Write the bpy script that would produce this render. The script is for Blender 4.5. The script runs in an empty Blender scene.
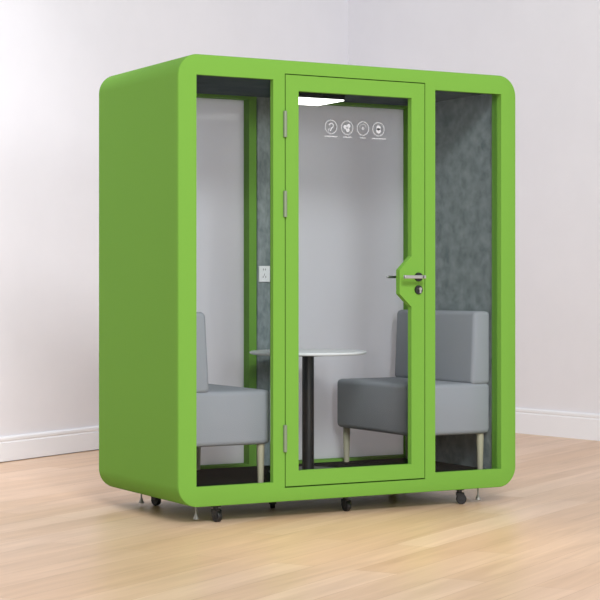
import bpy, bmesh, math
from mathutils import Vector, Matrix

S = bpy.context.scene
COL = S.collection
PI = math.pi

# ------------------------------------------------------------------ camera
FPX = 1767.09
cam_d = bpy.data.cameras.new('camera')
cam_d.sensor_width = 36.0
cam_d.lens = 36.0 * FPX / 600.0
cam_d.shift_y = -12.12 / 600.0
cam_d.clip_end = 200
cam = bpy.data.objects.new('camera', cam_d)
COL.objects.link(cam)
cam.location = (-3.5525, -7.5538, 1.1257)
cam.rotation_euler = (PI / 2, 0, -0.50837)
S.camera = cam

# ------------------------------------------------------------------ light
S.view_settings.view_transform = 'Standard'
S.view_settings.look = 'None'
S.view_settings.gamma = 1.0
S.view_settings.exposure = 0.05
world = bpy.data.worlds.new('world')
S.world = world
world.use_nodes = True
bg = world.node_tree.nodes['Background']
bg.inputs['Color'].default_value = (0.965, 0.98, 1.0, 1)
bg.inputs['Strength'].default_value = 0.50


def area(name, loc, target, size, power, color=(1, 1, 1), size_y=None):
    d = bpy.data.lights.new(name, 'AREA')
    d.energy = power
    d.color = color
    d.size = size
    if size_y:
        d.shape = 'RECTANGLE'
        d.size_y = size_y
    o = bpy.data.objects.new(name, d)
    COL.objects.link(o)
    o.location = loc
    o.rotation_euler = (Vector(target) - Vector(loc)).to_track_quat('-Z', 'Y').to_euler()
    return o


area('daylight_front', (-2.7, -10.8, 7.9), (1.2, 0.5, 1.0), 4.5, 1290, (1.0, 0.99, 0.985), 2.5)
cl = area('left_wall_fill', (0.3, 1.0, 5.6), (0.3, 3.1, -0.4), 2.0, 20, (0.96, 0.97, 1.0), 1.0)  # added fill that lifts the booth's shadow on the left wall; no fixture
cl.data.spread = math.radians(66)
area('low_front_fill', (-0.6, -8.6, 2.9), (1.0, 0.0, 1.0), 2.2, 190, (0.95, 0.98, 1.0), 1.2)  # added low fill to brighten the booth front; no window behind it
sp = bpy.data.lights.new('warm_pool_spot', 'SPOT')  # added spot that makes the warm pool on the floor; no fixture there
sp.energy = 190
sp.color = (1.0, 0.88, 0.5)
sp.spot_size = math.radians(38)
sp.spot_blend = 1.0
sp.shadow_soft_size = 0.3
spo = bpy.data.objects.new('warm_pool_spot', sp)
COL.objects.link(spo)
spo.location = (0.6, -0.95, 3.7)

# ------------------------------------------------------------------ materials
def lin(c):
    return tuple((v / 255 / 12.92) if v / 255 <= 0.04045 else ((v / 255 + 0.055) / 1.055) ** 2.4 for v in c) + (1,)


def mat(name, rgb, rough=0.5, metal=0.0, spec=0.5, emit=None, coat=0.0, noise=None, bump=None):
    m = bpy.data.materials.new(name)
    m.use_nodes = True
    nt = m.node_tree
    b = nt.nodes['Principled BSDF']
    b.inputs['Base Color'].default_value = lin(rgb)
    b.inputs['Roughness'].default_value = rough
    b.inputs['Metallic'].default_value = metal
    b.inputs['Specular IOR Level'].default_value = spec
    b.inputs['Coat Weight'].default_value = coat
    if emit:
        b.inputs['Emission Color'].default_value = (1.0, 0.97, 0.9, 1)
        b.inputs['Emission Strength'].default_value = emit
    if noise or bump:
        tc = nt.nodes.new('ShaderNodeTexCoord')
    if noise:
        scale, rgb2, lo, hi, stretch = noise
        mp = nt.nodes.new('ShaderNodeMapping')
        mp.inputs['Scale'].default_value = stretch
        nt.links.new(tc.outputs['Object'], mp.inputs['Vector'])
        n = nt.nodes.new('ShaderNodeTexNoise')
        n.inputs['Scale'].default_value = scale
        n.inputs['Detail'].default_value = 8
        n.inputs['Roughness'].default_value = 0.65
        nt.links.new(mp.outputs['Vector'], n.inputs['Vector'])
        r = nt.nodes.new('ShaderNodeValToRGB')
        r.color_ramp.elements[0].position = lo
        r.color_ramp.elements[0].color = lin(rgb)
        r.color_ramp.elements[1].position = hi
        r.color_ramp.elements[1].color = lin(rgb2)
        nt.links.new(n.outputs['Fac'], r.inputs['Fac'])
        nt.links.new(r.outputs['Color'], b.inputs['Base Color'])
    if bump:
        bs, bst = bump
        n2 = nt.nodes.new('ShaderNodeTexNoise')
        n2.inputs['Scale'].default_value = bs
        n2.inputs['Detail'].default_value = 4
        nt.links.new(tc.outputs['Object'], n2.inputs['Vector'])
        bp = nt.nodes.new('ShaderNodeBump')
        bp.inputs['Strength'].default_value = bst
        bp.inputs['Distance'].default_value = 0.002
        nt.links.new(n2.outputs['Fac'], bp.inputs['Height'])
        nt.links.new(bp.outputs['Normal'], b.inputs['Normal'])
    return m


def glass_mat(name, tint=(1, 1, 1), refl_rough=0.0, ior=1.22):
    m = bpy.data.materials.new(name)
    m.use_nodes = True
    nt = m.node_tree
    nt.nodes.remove(nt.nodes['Principled BSDF'])
    out = nt.nodes['Material Output']
    tr = nt.nodes.new('ShaderNodeBsdfTransparent')
    tr.inputs['Color'].default_value = tint + (1,)
    gl = nt.nodes.new('ShaderNodeBsdfGlossy')
    gl.inputs['Roughness'].default_value = refl_rough
    fr = nt.nodes.new('ShaderNodeFresnel')
    fr.inputs['IOR'].default_value = ior
    mx = nt.nodes.new('ShaderNodeMixShader')
    nt.links.new(fr.outputs[0], mx.inputs[0])
    nt.links.new(tr.outputs[0], mx.inputs[1])
    nt.links.new(gl.outputs[0], mx.inputs[2])
    nt.links.new(mx.outputs[0], out.inputs[0])
    return m


GREEN = mat('green_paint', (110, 159, 64), 0.6, spec=0.04)
WALL = mat('wall_paint', (225, 225, 230), 0.75, spec=0.2, noise=(0.7, (230, 230, 235), 0.35, 0.65, (1, 1, 1)))
TRIM = mat('trim_paint', (235, 237, 242), 0.5, spec=0.35)
FELT = mat('grey_felt', (108, 119, 121), 0.95, spec=0.1, noise=(32.0, (156, 165, 165), 0.32, 0.76, (1, 0.45, 0.5)), bump=(60, 0.3))
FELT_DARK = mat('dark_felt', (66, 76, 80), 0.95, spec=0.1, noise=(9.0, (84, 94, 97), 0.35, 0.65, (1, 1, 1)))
CARPET = mat('black_carpet', (10, 10, 15), 0.95, spec=0.1)
FABRIC = mat('sofa_fabric', (154, 157, 163), 0.85, spec=0.2, bump=(140, 0.25))
LEGWOOD = mat('pale_wood', (196, 190, 166), 0.5, noise=(12, (180, 172, 146), 0.3, 0.7, (1, 1, 0.1)))
WHITE = mat('white_laminate', (236, 237, 238), 0.3)
BLACK = mat('black_metal', (22, 23, 25), 0.4)
RUBBER = mat('black_rubber', (16, 16, 18), 0.5)
STEEL = mat('brushed_steel', (200, 200, 198), 0.3, metal=1.0)
DULL = mat('dull_zinc', (165, 165, 160), 0.5, metal=0.5)
HINGE = mat('hinge_metal', (122, 134, 112), 0.5, metal=0.15)
PLASTIC = mat('white_plastic', (232, 234, 236), 0.4)
SLOT = mat('slot_black', (40, 40, 42), 0.6)
DECAL = mat('white_vinyl', (186, 189, 193), 0.5)
LAMP = mat('lamp_diffuser', (245, 245, 240), 0.5, emit=4.2)
GLASS = glass_mat('clear_glass', (0.93, 0.945, 0.95))
FROST = mat('frosted_grey_glass', (222, 223, 227), 0.08, spec=0.5)
_nt = FROST.node_tree
_p = _nt.nodes['Principled BSDF']
_t = _nt.nodes.new('ShaderNodeBsdfTranslucent')
_t.inputs['Color'].default_value = lin((238, 239, 243))
_m = _nt.nodes.new('ShaderNodeMixShader')
_m.inputs[0].default_value = 0.6
_nt.links.new(_p.outputs[0], _m.inputs[1])
_nt.links.new(_t.outputs[0], _m.inputs[2])
_nt.links.new(_m.outputs[0], _nt.nodes['Material Output'].inputs[0])
GAP = mat('dark_gap', (40, 60, 25), 0.8)


def wood_floor():
    m = bpy.data.materials.new('oak_planks')
    m.use_nodes = True
    nt = m.node_tree
    N, L = nt.nodes.new, nt.links.new
    b = nt.nodes['Principled BSDF']
    tc = N('ShaderNodeTexCoord')
    mp = N('ShaderNodeMapping')
    mp.inputs['Rotation'].default_value = (0, 0, -math.atan2(0.529, 0.891))
    L(tc.outputs['Object'], mp.inputs['Vector'])
    br = N('ShaderNodeTexBrick')
    br.offset = 0.37
    br.inputs['Scale'].default_value = 1.0
    br.inputs['Brick Width'].default_value = 1.9
    br.inputs['Row Height'].default_value = 0.19
    br.inputs['Mortar Size'].default_value = 0.0016
    br.inputs['Mortar Smooth'].default_value = 0.6
    br.inputs['Bias'].default_value = 0.0
    br.inputs['Color1'].default_value = lin((222, 193, 168))
    br.inputs['Color2'].default_value = lin((210, 177, 146))
    br.inputs['Mortar'].default_value = lin((176, 142, 112))
    L(mp.outputs['Vector'], br.inputs['Vector'])
    mp2 = N('ShaderNodeMapping')
    mp2.inputs['Scale'].default_value = (0.35, 4.5, 1)
    L(mp.outputs['Vector'], mp2.inputs['Vector'])
    n = N('ShaderNodeTexNoise')
    n.inputs['Scale'].default_value = 2.4
    n.inputs['Detail'].default_value = 7
    n.inputs['Roughness'].default_value = 0.6
    n.inputs['Distortion'].default_value = 0.8
    L(mp2.outputs['Vector'], n.inputs['Vector'])
    r = N('ShaderNodeValToRGB')
    r.color_ramp.elements[0].position = 0.3
    r.color_ramp.elements[0].color = (0.80, 0.755, 0.71, 1)
    r.color_ramp.elements[1].position = 0.68
    r.color_ramp.elements[1].color = (1.06, 1.05, 1.04, 1)
    L(n.outputs['Fac'], r.inputs['Fac'])
    mx = N('ShaderNodeMix')
    mx.data_type = 'RGBA'
    mx.blend_type = 'MULTIPLY'
    mx.inputs[0].default_value = 0.85
    L(br.outputs['Color'], mx.inputs[6])
    L(r.outputs['Color'], mx.inputs[7])
    L(mx.outputs[2], b.inputs['Base Color'])
    b.inputs['Roughness'].default_value = 0.38
    b.inputs['Specular IOR Level'].default_value = 0.5
    bp = N('ShaderNodeBump')
    bp.inputs['Strength'].default_value = 0.08
    L(n.outputs['Fac'], bp.inputs['Height'])
    L(bp.outputs['Normal'], b.inputs['Normal'])
    return m


FLOOR = wood_floor()

# ------------------------------------------------------------------ helpers
def obj(name, bm, m, parent=None, smooth=None, bevel=None, segs=2, loc=None):
    bmesh.ops.recalc_face_normals(bm, faces=bm.faces)
    me = bpy.data.meshes.new(name)
    bm.to_mesh(me)
    bm.free()
    me.materials.append(m)
    o = bpy.data.objects.new(name, me)
    COL.objects.link(o)
    if parent:
        o.parent = parent
    if loc:
        o.location = loc
    if bevel:
        md = o.modifiers.new('bevel', 'BEVEL')
        md.width = bevel
        md.segments = segs
        md.limit_method = 'ANGLE'
        md.angle_limit = math.radians(35)
    if smooth is not None:
        for p in me.polygons:
            p.use_smooth = True
        me.set_sharp_from_angle(angle=math.radians(smooth))
    return o


def empty(name, loc, label=None, cat=None, parent=None, group=None):
    o = bpy.data.objects.new(name, None)
    o.empty_display_size = 0.1
    COL.objects.link(o)
    o.location = loc
    if parent:
        o.parent = parent
    if label:
        o['label'] = label
        o['category'] = cat
    if group:
        o['group'] = group
    return o


def box(bm, x0, x1, y0, y1, z0, z1):
    vs = [bm.verts.new((x, y, z)) for x in (x0, x1) for y in (y0, y1) for z in (z0, z1)]
    for f in ((0, 1, 3, 2), (4, 6, 7, 5), (0, 4, 5, 1), (2, 3, 7, 6), (0, 2, 6, 4), (1, 5, 7, 3)):
        bm.faces.new([vs[i] for i in f])
    return bm


def B(*a):
    return box(bmesh.new(), *a)


def cyl(bm, p0, p1, r0, r1=None, n=24):
    """capped cylinder or cone from p0 to p1"""
    r1 = r0 if r1 is None else r1
    p0, p1 = Vector(p0), Vector(p1)
    d = p1 - p0
    M = Matrix.Translation((p0 + p1) / 2) @ d.to_track_quat('Z', 'Y').to_matrix().to_4x4()
    bmesh.ops.create_cone(bm, cap_ends=True, segments=n, radius1=r0, radius2=r1, depth=d.length, matrix=M)
    return bm


def lathe(bm, prof, c=(0, 0), n=48):
    rings = []
    for r, z in prof:
        if r < 1e-5:
            rings.append([bm.verts.new((c[0], c[1], z))])
        else:
            rings.append([bm.verts.new((c[0] + r * math.cos(2 * PI * i / n), c[1] + r * math.sin(2 * PI * i / n), z)) for i in range(n)])
    for a, b in zip(rings, rings[1:]):
        for i in range(n):
            j = (i + 1) % n
            if len(a) == 1:
                bm.faces.new((a[0], b[i], b[j]))
            elif len(b) == 1:
                bm.faces.new((a[i], a[j], b[0]))
            else:
                bm.faces.new((a[i], a[j], b[j], b[i]))
    return bm


def rrect(x0, x1, z0, z1, r, n=14):
    pts = []
    for cx, cz, a0 in ((x1 - r, z0 + r, -PI / 2), (x1 - r, z1 - r, 0), (x0 + r, z1 - r, PI / 2), (x0 + r, z0 + r, PI)):
        for i in range(n + 1):
            a = a0 + PI / 2 * i / n
            pts.append((cx + r * math.cos(a), cz + r * math.sin(a)))
    return pts


def rect(x0, x1, z0, z1):
    return [(x0, z0), (x1, z0), (x1, z1), (x0, z1)]


def loop(bm, pts, y):
    vs = [bm.verts.new((x, y, z)) for x, z in pts]
    for i in range(len(vs)):
        bm.edges.new((vs[i], vs[(i + 1) % len(vs)]))
    return vs


def wall_between(bm, a, b):
    for i in range(len(a)):
        j = (i + 1) % len(a)
        bm.faces.new((a[i], a[j], b[j], b[i]))


def cap(bm, *loops):
    es = []
    for vs in loops:
        for i in range(len(vs)):
            e = bm.edges.get((vs[i], vs[(i + 1) % len(vs)]))
            es.append(e or bm.edges.new((vs[i], vs[(i + 1) % len(vs)])))
    bmesh.ops.triangle_fill(bm, use_beauty=True, use_dissolve=False, edges=es)


def plate(outer, holes, y0, y1, chamfer=0.0, chamfer_back=0.0):
    """plate in the x-z plane from depth y0 to y1 with holes through it"""
    bm = bmesh.new()

    def inset(pts, d):
        cx = (min(p[0] for p in pts) + max(p[0] for p in pts)) / 2
        cz = (min(p[1] for p in pts) + max(p[1] for p in pts)) / 2
        w = max(p[0] for p in pts) - cx
        h = max(p[1] for p in pts) - cz
        return [(cx + (x - cx) * (1 - d / w), cz + (z - cz) * (1 - d / h)) for x, z in pts]
    fr = loop(bm, inset(outer, chamfer) if chamfer else outer, y0)
    bk = loop(bm, inset(outer, chamfer_back) if chamfer_back else outer, y1)
    cur = fr
    if chamfer:
        m1 = loop(bm, inset(outer, chamfer * 0.3), y0 + chamfer * 0.3)
        wall_between(bm, cur, m1)
        m = loop(bm, outer, y0 + chamfer)
        wall_between(bm, m1, m)
        cur = m
    if chamfer_back:
        m = loop(bm, outer, y1 - chamfer_back)
        wall_between(bm, cur, m)
        cur = m
    wall_between(bm, cur, bk)
    hf, hb = [], []
    for h in holes:
        a, b = loop(bm, h, y0), loop(bm, h, y1)
        wall_between(bm, a, b)
        hf.append(a)
        hb.append(b)
    cap(bm, fr, *hf)
    cap(bm, bk, *hb)
    return bm


# ------------------------------------------------------------------ setting
def structure(o):
    o['kind'] = 'structure'
    return o


LD = Vector((0.891, 0.529, 0)).normalized()
P_L = Vector((0.292, 3.308, 0))
RD = Vector((0.115, -0.884, 0)).normalized()
CORNER = Vector((4.312, 5.695, 0))
WH = 4.3


def wall(name, a, b, away, th=0.12, h=WH, m=WALL, prof=None):
    """a wall (or moulding) standing on the line a-b; its mass lies on the side `away`"""
    bm = bmesh.new()
    if prof is None:
        prof = [(0, -0.02), (0, h), (th, h), (th, -0.02)]
    ra = [bm.verts.new(a + away * d + Vector((0, 0, z))) for d, z in prof]
    rb = [bm.verts.new(b + away * d + Vector((0, 0, z))) for d, z in prof]
    n = len(prof)
    for i in range(n):
        j = (i + 1) % n
        bm.faces.new((ra[i], ra[j], rb[j], rb[i]))
    bm.faces.new(ra)
    bm.faces.new(rb)
    return structure(obj(name, bm, m))


LN = Vector((-LD.y, LD.x, 0))          # away from the room, behind the left wall
RN = Vector((-RD.y, RD.x, 0))
T = 0.018
# wall planes stand T behind the line of the baseboard face
wall('wall_left', CORNER - LD * 12 + LN * T, CORNER + LD * 0.3 + LN * T, LN)
wall('wall_right', CORNER - RD * 0.3 + RN * T, CORNER + RD * 13 + RN * T, RN)


def board(name, a, b, away, h, gap=0.0):
    prof = [(0, gap), (0, h - 0.040), (0.004, h - 0.036), (0.004, h - 0.030), (0.001, h - 0.024), (0.001, h - 0.010), (0.006, h), (T, h), (T, gap)]
    return wall(name, a, b, away, m=TRIM, prof=prof)


board('baseboard_left', CORNER - LD * 12, CORNER, LN, 0.165, gap=0.006)
board('baseboard_right', CORNER, CORNER + RD * 13, RN, 0.195)
fl = obj('floor', B(-9, 9, -9.5, 8, -0.05, 0.0), FLOOR)
structure(fl)

# ------------------------------------------------------------------ the booth
W, D, H, R = 1.954, 0.970, 2.150, 0.104
BZ = 0.085
booth = empty('office_booth', (0, 0, BZ), 'bright green rounded-corner phone booth pod on black casters, standing on the wood floor', 'booth')
OUT = rrect(0, W, 0, H, R)
uL0, uL1, uD0, uD1, uR0, uR1 = 0.095, 0.508, 0.574, 1.385, 1.448, 1.860
zw0, zw1, zd0, zd1 = 0.095, 2.053, 0.069, 2.083

# shell: rounded outside, inside narrower at the two frames
bm = bmesh.new()
o0 = loop(bm, OUT, 0.030)
o1 = loop(bm, OUT, 0.945)
wall_between(bm, o0, o1)
fr_rect = rect(uL0, uR1, zw0 - 0.026, zw1 + 0.030)
in_rect = rect(0.083, 1.874, 0.066, 2.086)
j0 = loop(bm, rect(uL0, uR1, zd0, zd1), 0.030)
j1 = loop(bm, rect(uL0, uR1, zd0, zd1), 0.085)
k1 = loop(bm, in_rect, 0.085)
k2 = loop(bm, in_rect, 0.885)
l2 = loop(bm, rect(uL0, uR1, 0.093, 2.056), 0.885)
l3 = loop(bm, rect(uL0, uR1, 0.093, 2.056), 0.945)
for a, b in ((j0, j1), (j1, k1), (k1, k2), (k2, l2), (l2, l3)):
    wall_between(bm, a, b)
cap(bm, o0, j0)
cap(bm, o1, l3)
obj('shell', bm, GREEN, booth, smooth=20)

# front frame: one plate with the two side lights and the doorway
bm = plate(OUT, [rect(uL0, uL1, zw0, zw1), rect(uD0 - 0.002, uD1 + 0.002, zd0 - 0.003, zd1 + 0.002), rect(uR0, uR1, zw0, zw1)], 0.0, 0.030, chamfer=0.006)
obj('front_frame', bm, GREEN, booth, smooth=25)
# back frame with its two windows
bm = plate(OUT, [rect(uL0, 0.838, 0.093, 2.056), rect(1.112, uR1, 0.093, 2.056)], 0.945, 0.970, chamfer_back=0.005)
obj('back_frame', bm, GREEN, booth, smooth=25)
# pillar between the two back windows
obj('back_pillar', B(0.838, 1.112, 0.888, 0.9448, 0.081, 2.055), GREEN, booth)
# linings
obj('side_lining', B(0.0835, 0.089, 0.0855, 0.8845, 0.081, 2.070), FELT, booth)
obj('side_lining', B(1.868, 1.8735, 0.0855, 0.8845, 0.081, 2.070), FELT, booth)
obj('back_lining', B(0.883, 1.073, 0.878, 0.8878, 0.0805, 2.070), FELT, booth)
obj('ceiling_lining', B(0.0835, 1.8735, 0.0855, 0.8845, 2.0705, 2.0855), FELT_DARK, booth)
obj('carpet', B(0.0835, 1.8735, 0.0855, 0.8845, 0.0665, 0.0800), CARPET, booth)

# side lights
obj('window_pane', B(uL0 - 0.0, uL1 + 0.004, 0.034, 0.042, zw0 - 0.004, zw1 + 0.004), GLASS, booth)
obj('window_pane', B(uR0 - 0.004, uR1, 0.034, 0.042, zw0 - 0.004, zw1 + 0.004), GLASS, booth)
# back panes, grey and glossy
obj('rear_pane', B(uL0 + 0.0005, 0.8375, 0.950, 0.960, 0.0935, 2.0555), FROST, booth)
obj('rear_pane', B(1.1125, uR1 - 0.0005, 0.950, 0.960, 0.0935, 2.0555), FROST, booth)

# door ------------------------------------------------------------
gx0, gx1, gz0, gz1 = 0.649, 1.304, 0.146, 2.004
hole = [(gx0, gz0), (gx1, gz0), (gx1, 0.944), (1.233, 1.010), (1.233, 1.131), (gx1, 1.202), (gx1, gz1), (gx0, gz1)]
door = obj('door', plate(rect(uD0 + 0.003, uD1 - 0.003, zd0 + 0.004, zd1 - 0.003), [hole], 0.0, 0.034), GREEN, booth)
obj('door_glass', B(gx0 - 0.012, gx1 + 0.012, 0.0345, 0.0405, gz0 - 0.012, gz1 + 0.012), GLASS, door)
# three hinges
for z0, z1 in ((0.242, 0.373), (1.386, 1.513), (1.775, 1.902)):
    bm = bmesh.new()
    cyl(bm, (0.571, -0.006, z0), (0.571, -0.006, z1), 0.0095, n=20)
    box(bm, 0.5635, 0.5785, -0.005, 0.006, z0 + 0.006, z1 - 0.006)
    for k in (1, 2):
        zz = z0 + (z1 - z0) * k / 3
        cyl(bm, (0.571, -0.006, zz - 0.001), (0.571, -0.006, zz + 0.001), 0.0105, n=20)
    obj('hinge', bm, HINGE, booth, smooth=40)
# lever handle, both sides
hx, hz = 1.345, 1.096
obj('handle_rose', cyl(bmesh.new(), (hx, 0.001, hz), (hx, -0.009, hz), 0.0235, 0.022, 32), BLACK, door, smooth=40)
bm = bmesh.new()
cyl(bm, (hx, -0.008, hz), (hx, -0.052, hz), 0.0085, n=20)
box(bm, hx - 0.118, hx - 0.002, -0.060, -0.046, hz - 0.0085, hz + 0.0085)
box(bm, hx - 0.012, hx + 0.009, -0.060, -0.046, hz - 0.0085, hz + 0.0085)
obj('lever', bm, STEEL, door, smooth=40, bevel=0.002)
bm = bmesh.new()
cyl(bm, (hx, 0.034, hz), (hx, 0.080, hz), 0.0085, n=20)
box(bm, hx - 0.135, hx + 0.012, 0.076, 0.090, hz - 0.006, hz + 0.006)
obj('inner_lever', bm, STEEL, door, smooth=40, bevel=0.002)
lk = obj('lock_rose', cyl(bmesh.new(), (hx, 0.001, 1.031), (hx, -0.008, 1.031), 0.0235, 0.022, 32), BLACK, door, smooth=40)
bm = bmesh.new()
cyl(bm, (hx + 0.006, -0.007, 1.035), (hx + 0.006, -0.013, 1.035), 0.0085, n=20)
box(bm, hx + 0.001, hx + 0.011, -0.012, -0.007, 1.014, 1.036)
obj('key_cylinder', bm, STEEL, door)

# white icons stuck on the glass ----------------------------------
def ring(bm, cx, cz, r, w, y0, y1, n=40, a0=0, a1=2 * PI):
    for i in range(n):
        a, b = a0 + (a1 - a0) * i / n, a0 + (a1 - a0) * (i + 1) / n
        q = []
        for y in (y0, y1):
            for rr, t in ((r - w, a), (r, a), (r, b), (r - w, b)):
                q.append(bm.verts.new((cx + rr * math.cos(t), y, cz + rr * math.sin(t))))
        for f in ((0, 1, 2, 3), (7, 6, 5, 4), (0, 4, 5, 1), (1, 5, 6, 2), (2, 6, 7, 3), (3, 7, 4, 0)):
            bm.faces.new([q[k] for k in f])


def bar(bm, x0, z0, x1, z1, w, y0, y1):
    d = Vector((x1 - x0, z1 - z0)).normalized()
    nx, nz = -d.y * w / 2, d.x * w / 2
    q = [bm.verts.new((x, y, z)) for y in (y0, y1) for x, z in ((x0 + nx, z0 + nz), (x0 - nx, z0 - nz), (x1 - nx, z1 - nz), (x1 + nx, z1 + nz))]
    for f in ((0, 1, 2, 3), (7, 6, 5, 4), (0, 4, 5, 1), (1, 5, 6, 2), (2, 6, 7, 3), (3, 7, 4, 0)):
        bm.faces.new([q[k] for k in f])


Y0, Y1 = 0.0330, 0.0343
icz = 1.840
icons = [0.852, 0.945, 1.037, 1.128]
for i, cx in enumerate(icons):
    bm = bmesh.new()
    ring(bm, cx, icz, 0.035, 0.0028, Y0, Y1)
    if i == 0:      # leaning figure with an open hook
        ring(bm, cx + 0.001, icz + 0.006, 0.014, 0.0045, Y0, Y1, 20, -PI * 0.35, PI)
        bar(bm, cx + 0.004, icz - 0.002, cx - 0.004, icz - 0.021, 0.005, Y0, Y1)
        bar(bm, cx - 0.010, icz - 0.006, cx - 0.016, icz - 0.019, 0.004, Y0, Y1)
    elif i == 1:    # three fan blades
        for a in (PI * 0.25, PI * 0.92, PI * 1.58):
            ring(bm, cx + 0.012 * math.cos(a), icz + 0.012 * math.sin(a), 0.0105, 0.0085, Y0, Y1, 16)
        bar(bm, cx - 0.005, icz, cx + 0.005, icz, 0.008, Y0, Y1)
    elif i == 2:    # small star with dots
        for k in range(3):
            a = k * PI / 3
            bar(bm, cx - 0.009 * math.cos(a), icz - 0.009 * math.sin(a), cx + 0.009 * math.cos(a), icz + 0.009 * math.sin(a), 0.003, Y0, Y1)
        ring(bm, cx, icz, 0.022, 0.0018, Y0, Y1, 24, PI * 0.1, PI * 0.9)
    else:           # solid upright plug shape
        ring(bm, cx, icz + 0.007, 0.0125, 0.0115, Y0, Y1, 20)
        ring(bm, cx, icz - 0.008, 0.0135, 0.0120, Y0, Y1, 20)
        bar(bm, cx, icz - 0.004, cx, icz + 0.004, 0.018, Y0, Y1)
    obj('icon_decal', bm, DECAL, door)
    # the tiny unreadable caption line below
    half = (0.036, 0.024, 0.016, 0.038)[i]
    bm = bmesh.new()
    x = cx - half
    k = 0
    while x < cx + half:
        w = (0.0045, 0.0035, 0.005, 0.003)[k % 4]
        bar(bm, x, icz - 0.0475 + (k % 3 - 1) * 0.0006, x + w, icz - 0.0475 + (k % 3 - 1) * 0.0006, (0.0055, 0.004, 0.006)[k % 3], Y0, Y1)
        x += w + 0.0014
        k += 1
    obj('caption_decal', bm, DECAL, door)

# power socket on the back lining ---------------------------------
sock = obj('power_socket', B(0.888, 0.974, 0.8665, 0.8779, 1.073, 1.159), PLASTIC, booth, bevel=0.002)
bm = bmesh.new()
for (x, z, w, h) in ((0.914, 1.140, 0.003, 0.010), (0.926, 1.140, 0.003, 0.010), (0.912, 1.100, 0.003, 0.010), (0.928, 1.100, 0.003, 0.010), (0.920, 1.112, 0.003, 0.010)):
    box(bm, x - w / 2, x + w / 2, 0.8660, 0.8668, z - h / 2, z + h / 2)
obj('socket_slots', bm, SLOT, sock)
obj('rocker_switch', B(0.947, 0.964, 0.8635, 0.8664, 1.090, 1.142), PLASTIC, sock, bevel=0.001)

# ceiling lamp ----------------------------------------------------
lamp = obj('ceiling_lamp', B(0.825, 1.108, 0.330, 0.610, 2.0150, 2.0703), BLACK, booth)
obj('lamp_diffuser', B(0.829, 1.104, 0.334, 0.606, 2.0090, 2.0149), LAMP, lamp)

# casters and levelling feet --------------------------------------
def caster(x, y, turn):
    t = empty('caster', (x, y, 0), parent=booth)
    t.rotation_euler = (0, 0, turn)
    bm = bmesh.new()
    cyl(bm, (0, 0, -0.0005), (0, 0, -0.012), 0.026, n=24)
    cyl(bm, (0, 0, -0.012), (0, 0, -0.030), 0.014, n=20)
    box(bm, -0.0155, 0.0155, -0.020, 0.018, -0.040, -0.024)
    for s in (-1, 1):
        box(bm, s * 0.0155 - 0.0015, s * 0.0155 + 0.0015, -0.026, 0.012, -0.062, -0.026)
    obj('bracket', bm, BLACK, t, bevel=0.0015)
    bm = bmesh.new()
    cyl(bm, (-0.0125, -0.010, -0.0575), (0.0125, -0.010, -0.0575), 0.0273, n=36)
    obj('wheel', bm, RUBBER, t, smooth=40, bevel=0.004)
    cyl_b = cyl(bmesh.new(), (-0.019, -0.010, -0.0575), (0.019, -0.010, -0.0575), 0.006, n=16)
    obj('axle', cyl_b, BLACK, t, smooth=40)


caster(0.232, 0.072, 0.25)
caster(0.985, 0.120, 0.10)
caster(1.652, 0.082, 1.0)
caster(0.243, 0.800, 0.3)
caster(0.725, 0.410, -0.5)
caster(1.700, 0.820, 0.8)
for x, y, zb in ((0.165, 0.150, -0.077), (0.180, 0.830, -0.072), (1.790, 0.110, -0.074), (1.79, 0.83, -0.076)):
    bm = bmesh.new()
    lathe(bm, [(0, -0.0005), (0.0045, -0.0005), (0.0045, zb + 0.028), (0.007, zb + 0.022), (0.014, zb + 0.004), (0.014, zb), (0, zb)], (x, y), 24)
    obj('levelling_foot', bm, DULL, booth, smooth=40)

# ------------------------------------------------------------------ furniture inside
FZ = BZ + 0.080                      # height of the booth carpet
sz0, sz1, bz1 = 0.193, 0.460, 0.836  # above the carpet


def soft_box(x0, x1, y0, y1, z0, z1, r, lean=0.0, seg=5):
    bm = B(x0, x1, y0, y1, z0, z1)
    for v in bm.verts:      # only the face towards the seat leans
        if v.co.z > (z0 + z1) / 2 and (v.co.x - (x0 + x1) / 2) * lean < 0:
            v.co.x += lean
    bmesh.ops.bevel(bm, geom=list(bm.edges), offset=r, segments=seg, profile=0.5, affect='EDGES')
    return bm


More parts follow.
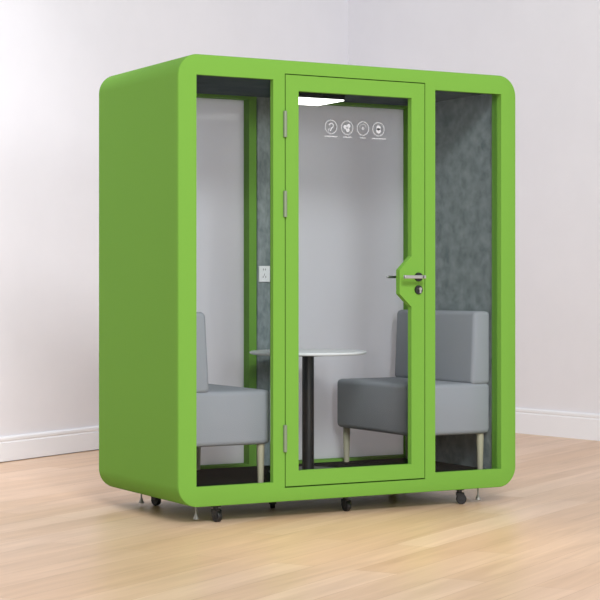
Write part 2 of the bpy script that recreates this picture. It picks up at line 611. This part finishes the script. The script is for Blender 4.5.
def sofa(name, x0, x1, y0, y1, side, label):
    """one-seat armless sofa; side = -1 when its backrest is on the left (-x), +1 when on the right"""
    cx, cy = (x0 + x1) / 2, (y0 + y1) / 2
    hw, hd = (x1 - x0) / 2, (y1 - y0) / 2
    t = empty(name, (cx, cy, FZ), label, 'sofa', group='grey sofas in the booth')
    o = obj('seat', soft_box(-hw, hw, -hd, hd, sz0, sz1, 0.026), FABRIC, t, smooth=60)
    th = 0.122
    if side < 0:
        o = obj('backrest', soft_box(-hw, -hw + th, -hd, hd, sz1 - 0.008, bz1 + 0.008, 0.024, -0.022), FABRIC, t, smooth=60)
    else:
        o = obj('backrest', soft_box(hw - th, hw, -hd, hd, sz1 - 0.008, bz1 + 0.002, 0.024, 0.018), FABRIC, t, smooth=60)
    for sx in (-1, 1):
        for sy in (-1, 1):
            bm = bmesh.new()
            lx = sx * (hw - (0.014 if side < 0 and sx < 0 else 0.052 if sx < 0 else 0.038))
            ly = sy * (hd - ((0.016 if side < 0 else 0.030) if sy > 0 else 0.180 if side < 0 and sx < 0 else 0.045))
            lathe(bm, [(0, 0.0005), (0.0140, 0.0005), (0.0150, 0.004), (0.0200, sz0 + 0.004), (0, sz0 + 0.004)], (lx, ly), 24)
            obj('leg', bm, LEGWOOD, t, smooth=40)
    return t


sofa('armless_sofa', 0.096, 0.552, 0.098, 0.872, -1, 'grey armless sofa against the left side of the booth, nearer the door hinges')
sofa('armless_sofa', 1.368, 1.864, 0.098, 0.872, 1, 'grey armless sofa against the right side of the booth, behind the door handle')

table = empty('round_table', (0.975, 0.485, FZ), 'small white round pedestal table with a black column, between the two grey sofas', 'table')
bm = bmesh.new()
lathe(bm, [(0, 0.615), (0.296, 0.615), (0.303, 0.618), (0.306, 0.624), (0.303, 0.630), (0.297, 0.632), (0, 0.632)], n=72)
obj('tabletop', bm, WHITE, table, smooth=40)
bm = bmesh.new()
cyl(bm, (0, 0, 0.006), (0, 0, 0.611), 0.031, n=36)
lathe(bm, [(0, 0.6055), (0.09, 0.6055), (0.09, 0.6148), (0, 0.6148)], n=36)
obj('column', bm, BLACK, table, smooth=40)
bm = bmesh.new()
lathe(bm, [(0, 0.0005), (0.205, 0.0005), (0.205, 0.005), (0.19, 0.010), (0.04, 0.014), (0, 0.014)], n=64)
obj('base', bm, BLACK, table, smooth=40)
